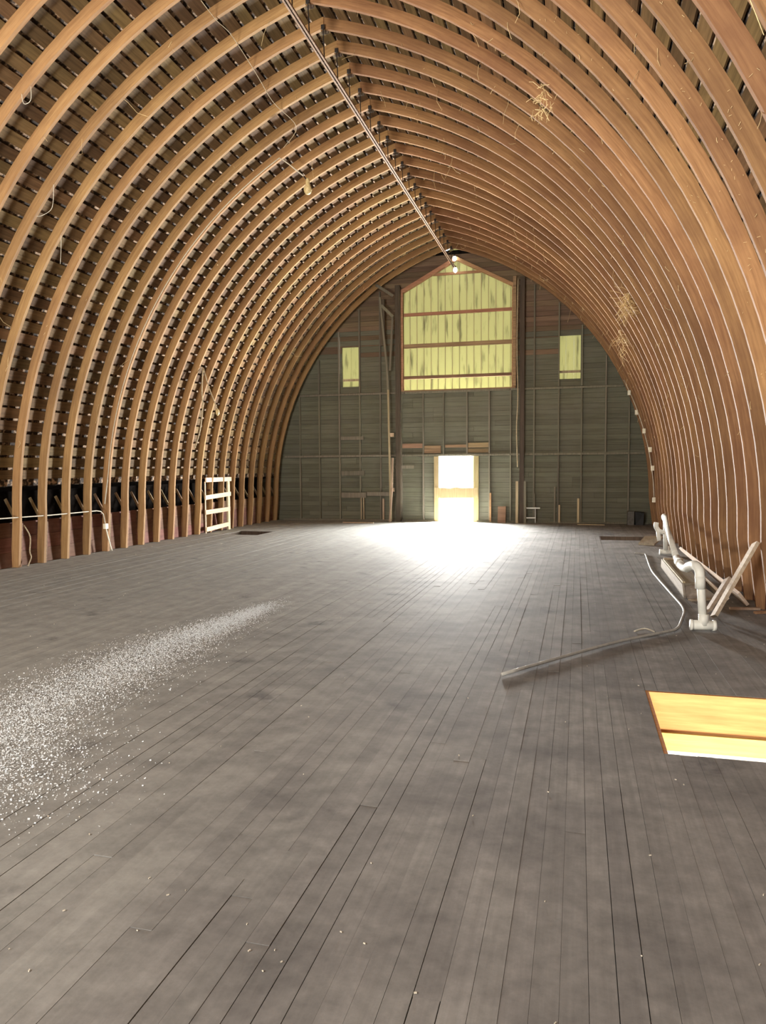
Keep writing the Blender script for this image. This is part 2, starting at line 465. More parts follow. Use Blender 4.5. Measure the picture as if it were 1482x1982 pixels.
# ------------------------------------------------------------------ side walls: kick boards, foot blocks, braces in the dark eave
def side_wall(name, s, label):
    e = empty(name); tag(e, label, 'wall', kind='structure')
    xo = AX + s * (-OFF + R_OUT + 0.035)
    for row in range(3):
        y = -0.5
        while y < Y_END - 0.3:
            y2 = min(y + 3.63 - (0.605 if row == 1 else 0), Y_END)
            o = MB().box((min(xo, xo + s * 0.025), y + 0.002, 0.005 + row * 0.25), (max(xo, xo + s * 0.025), y2 - 0.002, 0.005 + row * 0.25 + 0.246)).build('board', M['kick'], e)
            y = y2
    # mesh of one foot block and one brace, shared
    x0, x1 = sorted((AX + s * (-OFF + R_IN + 0.012), AX + s * (-OFF + R_OUT + 0.03)))
    xi = lambda z: AX + s * (-OFF + R_IN + 0.012 + (0.06 if s < 0 else 0.10) * (1 - z / ZC))
    xe = AX + s * (-OFF + R_OUT + 0.03)
    fb = MB().hexa([(xi(0), 0.054, 0), (xe + s * .07, 0.054, 0), (xe + s * .07, 0.092, 0), (xi(0), 0.092, 0), (xi(.75), 0.054, .75), (xe, 0.054, .75), (xe, 0.092, .75), (xi(.75), 0.092, .75)]).mesh('foot_block'); fb.materials.append(M['girt'])
    br = MB().bar((xo + s * 0.03, 0.12, 0.80), (xo + s * 0.22, 0.12, 1.14), 0.02, 0.05, (0, 0, 1)).mesh('brace'); br.materials.append(M['lath'])
    for y in RIB_Y:
        o = link('foot_block', fb, None, e); o.location = (0, y, random.uniform(-0.03, 0.0)); 
        o = link('brace', br, None, e); o.location = (0, y + random.uniform(-0.02, 0.1), 0)
    return e
side_wall('wall_left', -1, 'low red-brown board wall behind the rib feet on the left side')
side_wall('wall_right', 1, 'low red-brown board wall behind the rib feet on the right side')

# ------------------------------------------------------------------ floor: dark under-floor, planks
PW = 0.0885
X0, X1 = 0.49 - 110 * PW, 2.2
HOLES = [(-6.2, -4.2, -3.4, -1.8), (0.49, 1.80, 4.42, 5.66), (0.49, 1.50, 16.95, 17.85), (-8.46, -7.54, 16.65, 17.65)]   # x0 x1 y0 y1
def cells(x0, x1, y0, y1):
    xs = sorted({x0, x1} | {h[i] for h in HOLES for i in (0, 1) if x0 < h[i] < x1 and h[3] > y0 and h[2] < y1})
    ys = sorted({y0, y1} | {h[i] for h in HOLES for i in (2, 3) if y0 < h[i] < y1 and h[1] > x0 and h[0] < x1})
    for a, b in zip(xs[:-1], xs[1:]):
        for c, d in zip(ys[:-1], ys[1:]):
            if not any(h[0] <= (a + b) / 2 <= h[1] and h[2] <= (c + d) / 2 <= h[3] for h in HOLES):
                yield a, b, c, d
fb = MB()
for a, b, c, d in cells(-9.7, 2.7, Y_BACK, Y_END + 0.1):
    fb.box((a, c, -0.07), (b, d, -0.027))
floor = tag(fb.build('floor', M['floor_base']), 'wide plank floor of the hay loft, dusty and grey', 'floor', kind='structure')
planks = []
n = int((X1 - X0) / PW) + 1
for i in range(n):
    a, b = X0 + i * PW, X0 + (i + 1) * PW
    y = -1.2 - random.uniform(0, 3.4)
    while y < Y_END:
        L_ = random.choice((2.44, 3.05, 3.66, 3.66, 4.27, 4.88))
        y2 = min(y + L_, Y_END)
        for c in cells(a, b, max(y, -1.5), y2):
            if c[3] - c[2] > 0.03 and c[1] - c[0] > 0.012: planks.append(c)
        y = y2
def seen(c):
    """rough share of the view: long, near planks within the lens's spread first"""
    y0 = max(c[2], 1.6)
    if c[3] <= 1.6: return 0
    t = 0; xm = (c[0] + c[1]) / 2
    k = 8
    for i in range(k):
        yy = y0 + (c[3] - y0) * (i + 0.5) / k
        a = math.atan2(xm, yy) + 0.2568
        if abs(a) < 0.49: t += (c[3] - y0) / k / yy ** 3
    return t
planks.sort(key=seen, reverse=True)
pu = MB().box((-0.5, -0.5, -0.5), (0.5, 0.5, 0.5)).mesh('plank'); pu.materials.append(M['floor'])
def plank_gap(c):
    xm, ym = (c[0] + c[1]) / 2, (c[2] + c[3]) / 2
    dusty = xm < -3.2 - max(0, 5 - ym) * 0.2
    g = 0.0004 if (dusty and random.random() < 0.8) else random.choice((0.0004, 0.0006, 0.0008, 0.0012, 0.0022, 0.004))
    return g
stuff = MB(); rnd = []
for k, c in enumerate(planks):
    g = plank_gap(c); dz = random.uniform(-0.0018, 0.0012)
    if k < 296:
        o = link('plank', pu, None, floor)
        o.location = ((c[0] + c[1]) / 2, (c[2] + c[3]) / 2, -0.0135 + dz)
        o.scale = (c[1] - c[0] - g, c[3] - c[2] - random.choice((0.001, 0.002, 0.005)), 0.027)
        o.rotation_euler = (0, random.uniform(-0.008, 0.008), 0)
    else:
        stuff.box((c[0] + g / 2, c[2] + 0.001, -0.027), (c[1] - g / 2, c[3] - 0.001, dz * 0.6)); rnd += [random.random()] * 6
so = stuff.build('far_planking', M['floor'], floor); so['kind'] = 'stuff'
at = so.data.attributes.new('rnd', 'FLOAT', 'FACE'); at.data.foreach_set('value', rnd)

# ------------------------------------------------------------------ far end wall: boards, studs, girts
wall_back = tag(empty('wall_back'), 'dark board end wall of the loft with studs and girts', 'wall', kind='structure')
PENT = [(-5.05, 3.87), (-1.86, 3.87), (-1.86, 6.76), (-3.46, 7.62), (-5.05, 6.76)]
RECTS = [(-3.97, -2.95, -0.1, 1.92), (-6.97, -6.42, 4.07, 5.26), (-0.54, 0.05, 4.08, 5.29)]
def openings_at(z):
    o = [(a, b) for a, b, c, d in RECTS if c < z < d]
    if 3.87 < z < 7.62:
        if z <= 6.76: o.append((-5.05, -1.86))
        else:
            t = (z - 6.76) / 0.86; o.append((-5.05 + 1.59 * t, -1.86 - 1.60 * t))
    return sorted(o)
zs = [0.0]
stops = sorted({v for q in RECTS for v in q[2:] if v > 0} | {3.87, 6.76, 7.62})
while zs[-1] < 7.75:
    nz_ = zs[-1] + random.uniform(0.135, 0.155)
    for st in stops:
        if zs[-1] + 0.02 < st <= nz_ + 0.05 and not any(abs(z - st) < 1e-6 for z in zs):
            nz_ = st; break
    zs.append(min(nz_, 7.78))
for z0, z1 in zip(zs[:-1], zs[1:]):
    zm = (z0 + z1) / 2
    hw = min(6.2, half_at(zm, R_OUT + 0.05) + 0.0) if zm > 1.45 else 6.2
    edges = [(AX - hw, AX - hw)]
    ops = openings_at(zm)
    oa, ob = openings_at(z0 + 1e-4), openings_at(z1 - 1e-4)
    for i, q in enumerate(ops):
        lo = oa[i] if len(oa) == len(ops) else q
        hi = ob[i] if len(ob) == len(ops) else q
        edges += [((lo[0]), (hi[0])), ((lo[1]), (hi[1]))]
    edges.append((AX + hw, AX + hw))
    for i in range(0, len(edges), 2):
        (a0, a1), (b0, b1) = edges[i], edges[i + 1]
        parts = [((a0, a1), (b0, b1))]
        if b0 - a0 > 4.5:
            cx = AX + random.choice((-1.22, -0.6, 0.0, 0.6, 1.22)) + (a0 + b0) / 2 - AX
            parts = [((a0, a1), (cx, cx)), ((cx + 0.003, cx + 0.003), (b0, b1))]
        for (p0, p1), (q0, q1) in parts:
            dy = random.uniform(0, 0.008)
            mt = M['wall_grey']
            if zm > 5.3 + random.uniform(-0.5, 0.5): mt = M['wall_brown']
            MB().prism([(p0, z0 + 0.003), (q0, z0 + 0.003), (q1, z1 - 0.002), (p1, z1 - 0.002)], Y_END + dy, Y_END + 0.03 + dy).build('board', mt, wall_back)
# sealing layer behind the boards is the siding sheet outside: built in pieces round the openings
sl = MB()
for a, b, c, d in [(-9.8, -6.97, -0.1, 7.9), (-6.97, -6.42, -0.1, 4.07), (-6.97, -6.42, 5.26, 7.9), (-6.42, -5.05, -0.1, 7.9), (-5.05, -3.97, -0.1, 3.87),
                   (-3.97, -2.95, 1.92, 3.87), (-2.95, -1.86, -0.1, 3.87), (-1.86, -0.54, -0.1, 7.9), (-0.54, 0.05, -0.1, 4.08), (-0.54, 0.05, 5.29, 7.9), (0.05, 2.8, -0.1, 7.9)]:
    sl.box((a, Y_END + 0.04, c), (b, Y_END + 0.07, d))
sl.prism([(-5.05, 6.76), (-3.46, 7.62), (-3.46, 7.9), (-5.05, 7.9)], Y_END + 0.04, Y_END + 0.07)
sl.prism([(-1.86, 6.76), (-1.86, 7.9), (-3.46, 7.9), (-3.46, 7.62)], Y_END + 0.04, Y_END + 0.07)
sl.build('outer_siding', M['floor_base'], wall_back)
# studs
stud_x = [-8.33, -7.69, -7.04, -6.39, -5.75, -5.11, -4.44, -3.83, -3.14, -2.49, -1.88, -1.22, -0.54, 0.09, 0.74, 1.36]
def spans(x, top):
    cut = [(1.94, 2.0), (3.80, 3.87)]
    sp = [(0.05, 1.94), (2.0, 3.80), (3.87, top)]
    if -4.0 < x < -2.9: sp[0] = None
    if -5.0 < x < -1.9: sp[2] = None
    if x in (-5.11, -1.88): sp[2] = None
    return [q for q in sp if q and q[1] - q[0] > 0.1]
for x in stud_x:
    top = ZC + math.sqrt(max(0.1, R_IN ** 2 - (abs(x - AX) + OFF) ** 2)) - 0.03
    for a, b in spans(x, min(top, 7.3)):
        MB().box((x - 0.021, Y_END - 0.085, a), (x + 0.021, Y_END - 0.002, b)).build('stud', M['stud'], wall_back)
for z in (1.94, 3.80):
    for a, b in ((-8.9, -5.0), (-4.99, -1.9), (-1.89, 1.85)):
        if z < 3: a = max(a, AX - 5.3)
        h = half_at(z, R_IN) - 0.02
        a = max(a, AX - h); b = min(b, AX + h)
        MB().box((a, Y_END - 0.087, z), (b - 0.004, Y_END - 0.001, z + 0.058)).build('girt', M['stud'], wall_back)
MB().box((-8.9, Y_END - 0.09, 0.0), (-4.1, Y_END - 0.001, 0.05)).build('sill_plate', M['stud'], wall_back)
MB().box((-2.84, Y_END - 0.09, 0.0), (1.9, Y_END - 0.001, 0.05)).build('sill_plate', M['stud'], wall_back)
# short nailed-on blocks and patches
for a, b, z, h in [(-6.99, -6.27, 2.46, 0.10), (-6.98, -6.25, 1.38, 0.14), (-6.99, -6.2, 0.70, 0.16), (-6.17, -5.45, 0.76, 0.12), (-5.3, -4.72, 1.58, 0.09)]:
    MB().box((a, Y_END - 0.115, z), (b, Y_END - 0.088, z + h)).build('block', M['stud'], wall_back)
for a, b, z, h in [(-5.09, -4.46, 2.19, 0.13), (-4.42, -3.92, 2.16, 0.09), (-4.42, -3.92, 2.03, 0.12), (-3.80, -3.17, 2.19, 0.08), (-3.12, -2.52, 2.18, 0.14), (-3.12, -2.52, 2.03, 0.12)]:
    MB().box((a, Y_END - 0.03, z), (b, Y_END - 0.001, z + h)).build('patch_board', M['patch'], wall_back)
# pale uprights nailed beside the studs
for x, w, z0, z1, mt in [(-6.35, 0.03, 0.05, 0.71, 'lath'), (-6.28, 0.03, 0.05, 0.71, 'lath'), (-5.66, 0.05, 0.05, 0.68, 'lath'), (-2.45, 0.05, 0.02, 0.86, 'trim'),
                         (-0.63, 0.045, 0.02, 1.04, 'stud'), (-0.50, 0.05, 0.02, 0.52, 'lath'), (0.02, 0.06, 0.02, 0.71, 'lath'), (-1.20, 0.05, 0.02, 0.85, 'stud')]:
    MB().box((x - w / 2, Y_END - 0.125, z0), (x + w / 2, Y_END - 0.09, z1)).build('upright', M[mt], wall_back)

# door opening with the light outside
door = tag(empty('door_1'), 'bright open doorway with a board across it in the end wall', 'door', kind='structure')
MB().box((-4.12, Y_END - 0.06, 0.0), (-3.97, Y_END + 0.09, 1.93)).build('jamb', M['jamb'], door)
MB().box((-2.95, Y_END - 0.06, 0.0), (-2.80, Y_END + 0.09, 1.93)).build('jamb', M['jamb'], door)
MB().prism([(-4.10, 0.70), (-2.82, 0.72), (-2.82, 1.01), (-3.3, 1.0), (-3.45, 1.03), (-3.62, 0.99), (-3.97, 1.015), (-4.10, 1.01)], Y_END - 0.09, Y_END - 0.062).build('crossbar', M['jamb'], door)

# hay door: siding sheets behind an open frame
hay = tag(empty('window_1'), 'large peaked hay door opening closed by pale yellow sheets', 'hay door', kind='structure')
YP = Y_END + 0.17
x = -5.30
while x < -1.62:
    x2 = x + 0.212
    def top(q): return 7.0 + 0.54 * (1.75 - abs(q + 3.46)) + 0.15
    MB().prism([(x, 3.6), (x2, 3.6), (x2, top(x2)), (x, top(x))], YP + random.uniform(0, 0.01), YP + 0.02).build('panel', M['panel'], hay)
    MB().box((x2 - 0.006, YP - 0.012, 3.6), (x2 + 0.006, YP - 0.001, top(x2) - .02)).build('joint_strip', M['lath'], hay)
    x = x2
for z, h, mt, a, b in [(6.09, 0.09, 'trim', -5.05, -1.87), (5.15, 0.12, 'girt', -5.05, -1.87), (4.24, 0.09, 'girt', -5.05, -1.87), (7.22, 0.07, 'trim', -4.16, -2.76)]:  # upper rails and head trims: light falling on them put into the orange
    o = MB().box((a, Y_END + 0.075, z), (b, Y_END + 0.13, z + h)).build('rail', M[mt], hay)
MB().prism([(-5.20, 3.87), (-5.05, 3.87), (-5.05, 6.76), (-5.20, 6.72)], Y_END - 0.05, Y_END + 0.1).build('side_trim', M['trim'], hay)
MB().prism([(-1.86, 3.87), (-1.74, 3.87), (-1.74, 6.72), (-1.86, 6.76)], Y_END - 0.05, Y_END + 0.1).build('side_trim', M['trim'], hay)
MB().prism([(-5.20, 6.72), (-5.05, 6.76), (-3.46, 7.60), (-3.46, 7.70), (-5.20, 6.79)], Y_END - 0.06, Y_END + 0.1).build('head_trim', M['trim'], hay)
MB().prism([(-1.86, 6.76), (-1.74, 6.72), (-1.74, 6.79), (-3.46, 7.70), (-3.46, 7.60)], Y_END - 0.06, Y_END + 0.1).build('head_trim', M['trim'], hay)
MB().box((-5.2, Y_END - 0.06, 3.86), (-1.74, Y_END + 0.1, 3.90)).build('sill', M['girt'], hay)
for i, (a, b, c, d) in enumerate(RECTS[1:]):
    w = tag(empty('window_%d' % (i + 2)), 'small boarded window opening showing pale yellow sheet, %s of the hay door' % ('left' if i == 0 else 'right'), 'window', kind='structure')
    nn = 2 if i == 0 else 3
    for k in range(nn):
        pa = a - 0.03 + (b - a + 0.06) * k / nn; pb = a - 0.03 + (b - a + 0.06) * (k + 1) / nn
        MB().box((pa + 0.0003, Y_END + 0.09, c - 0.05), (pb - 0.0003, Y_END + 0.105, d + 0.05)).build('panel', M['panel'], w)
    MB().box((a, Y_END + 0.072, c + 0.17), (b, Y_END + 0.088, c + 0.24)).build('rail', M['lath'], w)

# ------------------------------------------------------------------ rear end wall (behind the photographer) with a high opening added for the fill light
rw = MB()
for a, b, c, d in [(-9.8, -5.2, -0.1, 8.1), (-1.8, 2.8, -0.1, 8.1), (-5.2, -1.8, 7.05, 8.1), (-5.2, -1.8, -0.1, 4.15)]:
    rw.box((a, Y_BACK - 0.05, c), (b, Y_BACK, d))
tag(rw.build('wall_front', M['wall_plain']), 'board end wall behind the viewer with a high opening added for light', 'wall', kind='structure')

# lower storey seen through the hatches, and the yard outside the far door
low = MB().box((-9.8, Y_BACK, -2.75), (2.8, Y_END, -2.65))
tag(low.build('floor_lower', M['concrete']), 'pale concrete floor of the storey below the loft', 'floor', kind='structure')
lw = MB()
lw.box((-9.85, Y_BACK, -2.7), (-9.78, Y_END, -0.06)).box((2.75, Y_BACK, -2.7), (2.82, Y_END, -0.06)).box((-9.8, Y_BACK - 0.06, -2.7), (2.8, Y_BACK, -0.06)).box((-9.8, Y_END, -2.7), (2.8, Y_END + 0.07, -0.06))
tag(lw.build('wall_lower', M['concrete']), 'foundation wall round the storey below the loft', 'wall', kind='structure')
tag(MB().box((-40, Y_END + 0.12, -0.5), (35, 90, -0.2)).build('ground', M['gravel']), 'pale sunlit ground outside the far door', 'ground', kind='structure')

# ------------------------------------------------------------------ floor hatches
def hatch(name, h, label, bright):
    e = tag(empty(name), label, 'hatch')
    x0, x1, y0, y1 = h
    A, B = ('hatch_orange', 'hatch_yellow') if bright else ('post', 'post')  # far hatches get dark wood to hold the shade of their holes
    MB().box((x0 + 0.001, y1 - 0.03, -0.29), (x1 - 0.001, y1 - 0.001, -0.003)).build('header_board', M[A], e)
    MB().box((x0 - 0.1, y1 - 0.055, -0.42), (x1 + 0.1, y1 + 0.03, -0.291)).build('beam', M[B], e)
    MB().box((x0 + 0.001, y0 + 0.001, -0.29), (x0 + 0.025, y1 - 0.031, -0.004)).build('side_board', M[A], e)
    MB().box((x1 - 0.025, y0 + 0.001, -0.29), (x1 - 0.001, y1 - 0.031, -0.004)).build('side_board', M[A], e)
    MB().box((x0, y0 - 0.03, -0.1), (x1, y0 - 0.001, -0.029)).build('near_board', M[A], e)
    return e
hatch('floor_hatch', HOLES[1], 'open floor hatch in the foreground lined with glowing orange wood', True)
hatch('floor_hatch', HOLES[2], 'open floor hatch beside the white pipes near the far wall', False)
hatch('floor_hatch', HOLES[3], 'dark open floor hatch in front of the slatted ladder', False)
tag(MB().hexa([(1.22, 16.05, 0.0), (1.52, 15.95, 0.0), (1.80, 16.8, 0.09), (1.40, 16.72, 0.09), (1.22, 16.05, 0.035), (1.52, 15.95, 0.035), (1.80, 16.8, 0.125), (1.40, 16.72, 0.125)])
    .build('hatch_lid', M['box_wood']), 'loose grey hatch lid lying tilted beside the hatch near the white pipes', 'lid')

# ------------------------------------------------------------------ hay track under the ridge
track = tag(empty('hay_track', (-3.46, 8, 7.25)), 'long rusty hay trolley track hung below the ridge', 'track')
track['at'] = (-3.46, 8, 7.25)
MB().bar((-3.605, 0.3, 7.44), (-3.495, 21.5, 7.33), 0.025, 0.03).build('rail', M['iron'], track)
MB().bar((-3.56, 0.3, 7.44), (-3.45, 21.5, 7.33), 0.025, 0.03).build('rail', M['iron'], track)
MB().bar((-3.582, 0.3, 7.47), (-3.472, 21.5, 7.36), 0.016, 0.04).build('web', M['dark_iron'], track)
hg = MB().tube([(-3.53, 0, 7.38), (-3.55, 0, 7.90)], 0.008, 6)
hg.box((-3.575, -0.012, 7.84), (-3.525, 0.012, 7.90))
hm = hg.mesh('hanger'); hm.materials.append(M['dark_iron'])
for y in RIB_Y:
    o = link('hanger', hm, None, track); o.location = Vector((0, y - 0.03, 0)) - Vector(track['at'])
del track['at']
b1 = tag(empty('daylight_spot'), 'small glowing spot added for daylight at the far end of the hay track', 'lamp')  # two added glowing bodies in place of daylight spots, no lamps here
MB().lathe([(0.012, -0.09), (0.05, -0.06), (0.06, -0.01), (0.045, 0.035), (0.02, 0.06)], (-3.46, 21.55, 7.29), 12).build('glow_spot', M['glow_spot'], b1, True)
MB().lathe([(0.025, 0.05), (0.025, 0.10)], (-3.46, 21.55, 7.29), 10).build('spot_collar', M['dark_iron'], b1)
b2 = tag(empty('daylight_spot'), 'small glowing spot added for daylight under the ridge above the hay door peak', 'lamp')
MB().lathe([(0.012, -0.08), (0.05, -0.05), (0.06, 0.0), (0.045, 0.04), (0.02, 0.06)], (-3.49, 21.6, 7.62), 12).build('glow_spot', M['glow_spot'], b2, True)
MB().lathe([(0.025, 0.05), (0.025, 0.10)], (-3.49, 21.6, 7.62), 10).build('spot_collar', M['dark_iron'], b2)

# ------------------------------------------------------------------ posts and poles at the end wall
YW = Y_END - 0.23
def upright(name, pts, w, t, mat, label, cat):
    m = MB()
    for a, b in zip(pts[:-1], pts[1:]): m.bar((a[0], YW + a[2] if len(a) > 2 else YW, a[1]), (b[0], YW + b[2] if len(b) > 2 else YW, b[1]), w, t, (0, 1, 0))
    o = m.build(name, M[mat]); tag(o, label, cat); return o
upright('timber_post', [(-5.17, 0.0, .05), (-5.17, 6.95, .05)], 0.14, 0.12, 'post', 'thick dark timber post along the left edge of the hay door', 'post')
upright('timber_post', [(-5.60, 5.2, -.05), (-5.60, 6.55, -.05)], 0.12, 0.1, 'post', 'short dark timber post hanging high left of the hay door', 'post')
upright('timber_post', [(-1.55, 0.0, .05), (-1.55, 6.95, .05)], 0.13, 0.12, 'post', 'thick dark timber post right of the hay door', 'post')
upright('timber_post', [(-1.76, 3.9, -.05), (-1.76, 6.95, -.05)], 0.09, 0.08, 'girt', 'brown timber post on the right edge of the hay door', 'post')
upright('pole', [(-5.66, 6.6, -.14), (-5.46, 4.59, -.14), (-5.41, 3.5, -.14)], 0.055, 0.05, 'stud', 'grey slanting pole high left of the hay door', 'pole')
upright('pole', [(-5.29, 6.05, -.1), (-5.38, 4.47, -.1)], 0.05, 0.04, 'stud', 'short grey pole leaning beside the left timber post', 'pole')
upright('pole', [(-5.42, 3.9, -.17), (-5.36, 0.0, -.17)], 0.05, 0.04, 'lath', 'pale slender pole standing on the floor left of the doorway', 'pole')
upright('pole', [(-5.28, 1.9, -.24), (-5.31, 0.9, -.24), (-5.38, 0.0, -.24)], 0.045, 0.04, 'lath', 'pale bent board standing behind the slender pole', 'board')
upright('brace_board', [(-5.76, 6.95, -.21), (-5.25, 6.6, -.21)], 0.08, 0.035, 'stud', 'upper grey brace slanting from the roof to the left post', 'brace')
upright('brace_board', [(-5.60, 6.35, -.21), (-5.25, 6.0, -.21)], 0.08, 0.035, 'stud', 'lower grey brace slanting onto the left post', 'brace')
for z in (2.57, 0.95):
    tag(MB().box((-5.36, YW - 0.215, z - .05), (-5.25, YW - 0.19, z + .06)).build('cleat', M['lath']), 'small pale cleat on the slender pole, %s one' % ('upper' if z > 2 else 'lower'), 'cleat')
tag(MB().tube(smooth_path([(-1.67, YW - .06, 6.9), (-1.69, YW - .07, 5.0), (-1.66, YW - .06, 3.6), (-1.69, YW - .08, 2.7), (-1.66, YW - .06, 1.6)], 5), 0.018, 6).build('rope', M['rope'], None, True),
    'pale frayed rope hanging down the right timber post', 'rope')
tag(MB().box((-1.71, YW - 0.07, 0.0), (-1.64, YW - 0.04, 1.2)).build('lath_board', M['lath']), 'pale narrow board standing left against the right timber post', 'board')
tag(MB().box((-1.48, YW - 0.07, 0.0), (-1.42, YW - 0.04, 1.2)).build('lath_board', M['stud']), 'grey narrow board standing right against the right timber post', 'board')
tag(MB().hexa([(-2.23, 21.5, 0), (-2.0, 21.5, 0), (-2.0, 21.54, 0), (-2.23, 21.54, 0), (-2.23, 21.6, .47), (-2.0, 21.6, .47), (-2.0, 21.64, .47), (-2.23, 21.64, .47)]).build('plywood_piece', M['patch']),
    'small tan plywood piece leaning on the end wall', 'board')
st = tag(empty('step_frame'), 'small white two-rung step frame by the end wall', 'step')
for z in (0.15, 0.43):
    MB().box((-1.42, 21.52, z - .015), (-1.03 if z > .3 else -1.15, 21.56, z + .02)).build('rung', M['pvc'], st)
for xx in (-1.43, -1.16):
    MB().box((xx - .015, 21.525, 0), (xx + .015, 21.555, .46)).build('rail', M['conduit'], st)
tag(MB().hexa([(1.54, 21.3, 0), (1.74, 21.3, 0), (1.76, 21.5, 0), (1.53, 21.5, 0), (1.52, 21.28, .36), (1.76, 21.3, .33), (1.78, 21.48, .35), (1.52, 21.5, .37)]).build('bucket', M['black']),
    'black tub in the right corner of the end wall', 'tub')
tag(MB().box((1.33, 21.3, 0), (1.50, 21.55, .37)).build('carton', M['grey_box']), 'grey box beside the black tub in the corner', 'box')
tag(MB().bar((-6.66, 20.75, .015), (-5.72, 20.7, .015), 0.06, 0.02).build('loose_board', M['lath']), 'pale loose board on the floor left of the bright doorway', 'board')
tag(MB().bar((0.0, 21.1, .015), (0.72, 21.05, .015), 0.05, 0.02).build('loose_board', M['lath']), 'pale loose board on the floor at the foot of the right end wall', 'board')

# ------------------------------------------------------------------ left side: slatted ladder, cable, lamp, rope
ld = tag(empty('slat_ladder', (-8.98, 17.3, 0)), 'ladder of four fresh boards nailed across the left ribs', 'ladder')
ld['at'] = (-8.98, 17.3, 0)
for z, y0, y1, zz in [(1.34, 16.8, 18.2, 1.34), (0.90, 16.75, 18.15, 0.95), (0.53, 16.75, 18.1, 0.55), (0.10, 16.78, 18.05, 0.15)]:
    MB().hexa([(-9.0, y0, z - .055), (-8.965, y0, z - .055), (-8.965, y1, zz - .055), (-9.0, y1, zz - .055), (-9.0, y0, z + .055), (-8.965, y0, z + .055), (-8.965, y1, zz + .055), (-9.0, y1, zz + .055)]).build('rung', M['fresh'], ld)
MB().box((-9.02, 17.98, 0), (-8.99 + .02, 18.1, 1.3)).build('rail', M['fresh'], ld)
MB().box((-9.02, 16.79, 0), (-9.0, 16.83, 1.3)).build('rail', M['fresh'], ld)
del ld['at']
tag(MB().bar((-9.08, 17.1, 1.1), (-9.09, 17.5, 0.07), 0.03, 0.11, (1, 0, 0)).build('leaning_board', M['kick']), 'brown board leaning behind the slatted ladder', 'board')
lc = tag(empty('wall_cable'), 'pale cable running along the left ribs down to a switch box', 'cable')
MB().tube([(-9.0, 8.0, .86), (-9.0, 9.95, .85), (-9.0, 11.16, .83), (-9.0, 12.45, .83), (-9.0, 12.58, .81), (-9.0, 12.66, .75), (-8.99, 12.70, .55)], 0.011, 6).build('cable_run', M['cable'], lc, True)
MB().tube(smooth_path([(-8.99, 12.72, .47), (-8.98, 12.76, .3), (-8.97, 12.86, 0.01)], 4), 0.012, 6).build('cable_drop', M['white_box'], lc, True)
MB().box((-9.02, 12.67, .46), (-8.96, 12.75, .56)).build('switch_box', M['white_box'], lc)
# conduit climbing the face of a rib to a lamp
lp = tag(empty('hanging_lamp'), 'yellowed lamp holder on a bent conduit under the left ribs', 'lamp')
pts = []
yb = RIB_Y[RIB_Y.index(min(RIB_Y, key=lambda q: abs(q - 12.83)))] - 0.012
for i in range(0, 25):
    th = math.radians(6) + (math.radians(60.6) - math.radians(6)) * i / 24
    x, z = arc(-1, R_IN + 0.03, th); pts.append((x, yb, z))
e_ = Vector(pts[-1])
pts += [(-5.17, yb - .05, 7.15), (-5.05, yb - .05, 7.06), (-4.77, yb - .05, 6.82)]
MB().tube([(-8.99, 12.7, 0.95)] + pts, 0.011, 6).build('conduit', M['cable'], lp, True)
MB().lathe([(0.025, 0.18), (0.035, 0.15), (0.04, 0.07), (0.065, 0.03), (0.075, -0.02), (0.06, -0.07), (0.035, -0.095), (0.012, -0.10)], (-4.70, yb - 0.04, 6.60), 12).build('lamp_holder', M['yellowed'], lp, True)
MB().tube([(-4.77, yb - .05, 6.82), (-4.71, yb - .04, 6.75)], 0.012, 6).build('elbow', M['dark_iron'], lp)
rp_ = tag(empty('hay_rope'), 'old rope hanging from a left rib above the slatted ladder', 'rope')
MB().tube(smooth_path([(-8.24, 15.4, 3.88), (-8.27, 15.38, 3.4), (-8.26, 15.38, 3.0), (-8.35, 15.4, 2.5), (-8.5, 15.42, 2.1)], 5), 0.014, 6).build('strand', M['rope'], rp_, True)
MB().tube(smooth_path([(-8.22, 15.38, 3.9), (-8.05, 15.3, 3.45), (-7.9, 15.3, 3.08), (-7.86, 15.3, 2.95)], 5), 0.012, 6).build('strand', M['rope'], rp_, True)
MB().lathe([(0.01, -.09), (0.04, -.05), (0.045, 0.02), (0.02, 0.07)], (-7.85, 15.3, 2.9), 8).build('knot', M['yellowed'], rp_, True)
tag(MB().tube(smooth_path([(-9.03, 10.53, .70), (-8.99, 10.62, .5), (-8.99, 10.6, .25), (-8.98, 10.62, .15), (-8.98, 10.56, .05), (-8.97, 10.52, .01)], 5), 0.010, 6).build('hanging_string', M['rope'], None, True),
    'frayed cord hanging at the foot of a near left rib', 'cord')

tag(MB().tube(smooth_path([(-4.60, 8.75, 7.47), (-4.60, 9.16, 7.46), (-4.57, 9.49, 7.47), (-4.61, 10.1, 7.46), (-4.65, 10.59, 7.44), (-4.71, 11.3, 7.41), (-4.68, 12.2, 7.42), (-5.04, 12.5, 7.24)], 5), 0.005, 5).build('thin_wire', M['rope'], None, True),
    'thin pale wire strung across the left ribs below the ridge', 'wire')
for k, (pts, lab) in enumerate([([(-7.13, 9.13, 5.62), (-7.2, 9.2, 5.42), (-7.25, 9.2, 5.3), (-7.36, 9.15, 5.22), (-7.40, 9.1, 5.2)], 'white twine with a curled end hanging between two left ribs'),
                                ([(-7.52, 9.76, 5.14), (-7.56, 9.80, 4.95), (-7.62, 9.85, 4.75)], 'short straight white twine hanging below the curled one'),
                                ([(-6.46, 7.92, 6.28), (-6.47, 7.92, 6.12), (-6.55, 7.90, 6.08), (-6.58, 7.90, 6.2)], 'small loop of white twine under the nearest left ribs')]):
    tag(MB().tube(smooth_path(pts, 4), 0.0035, 5).build('twine', M['cable'], None, True), lab, 'twine', 'twine on the left ribs')

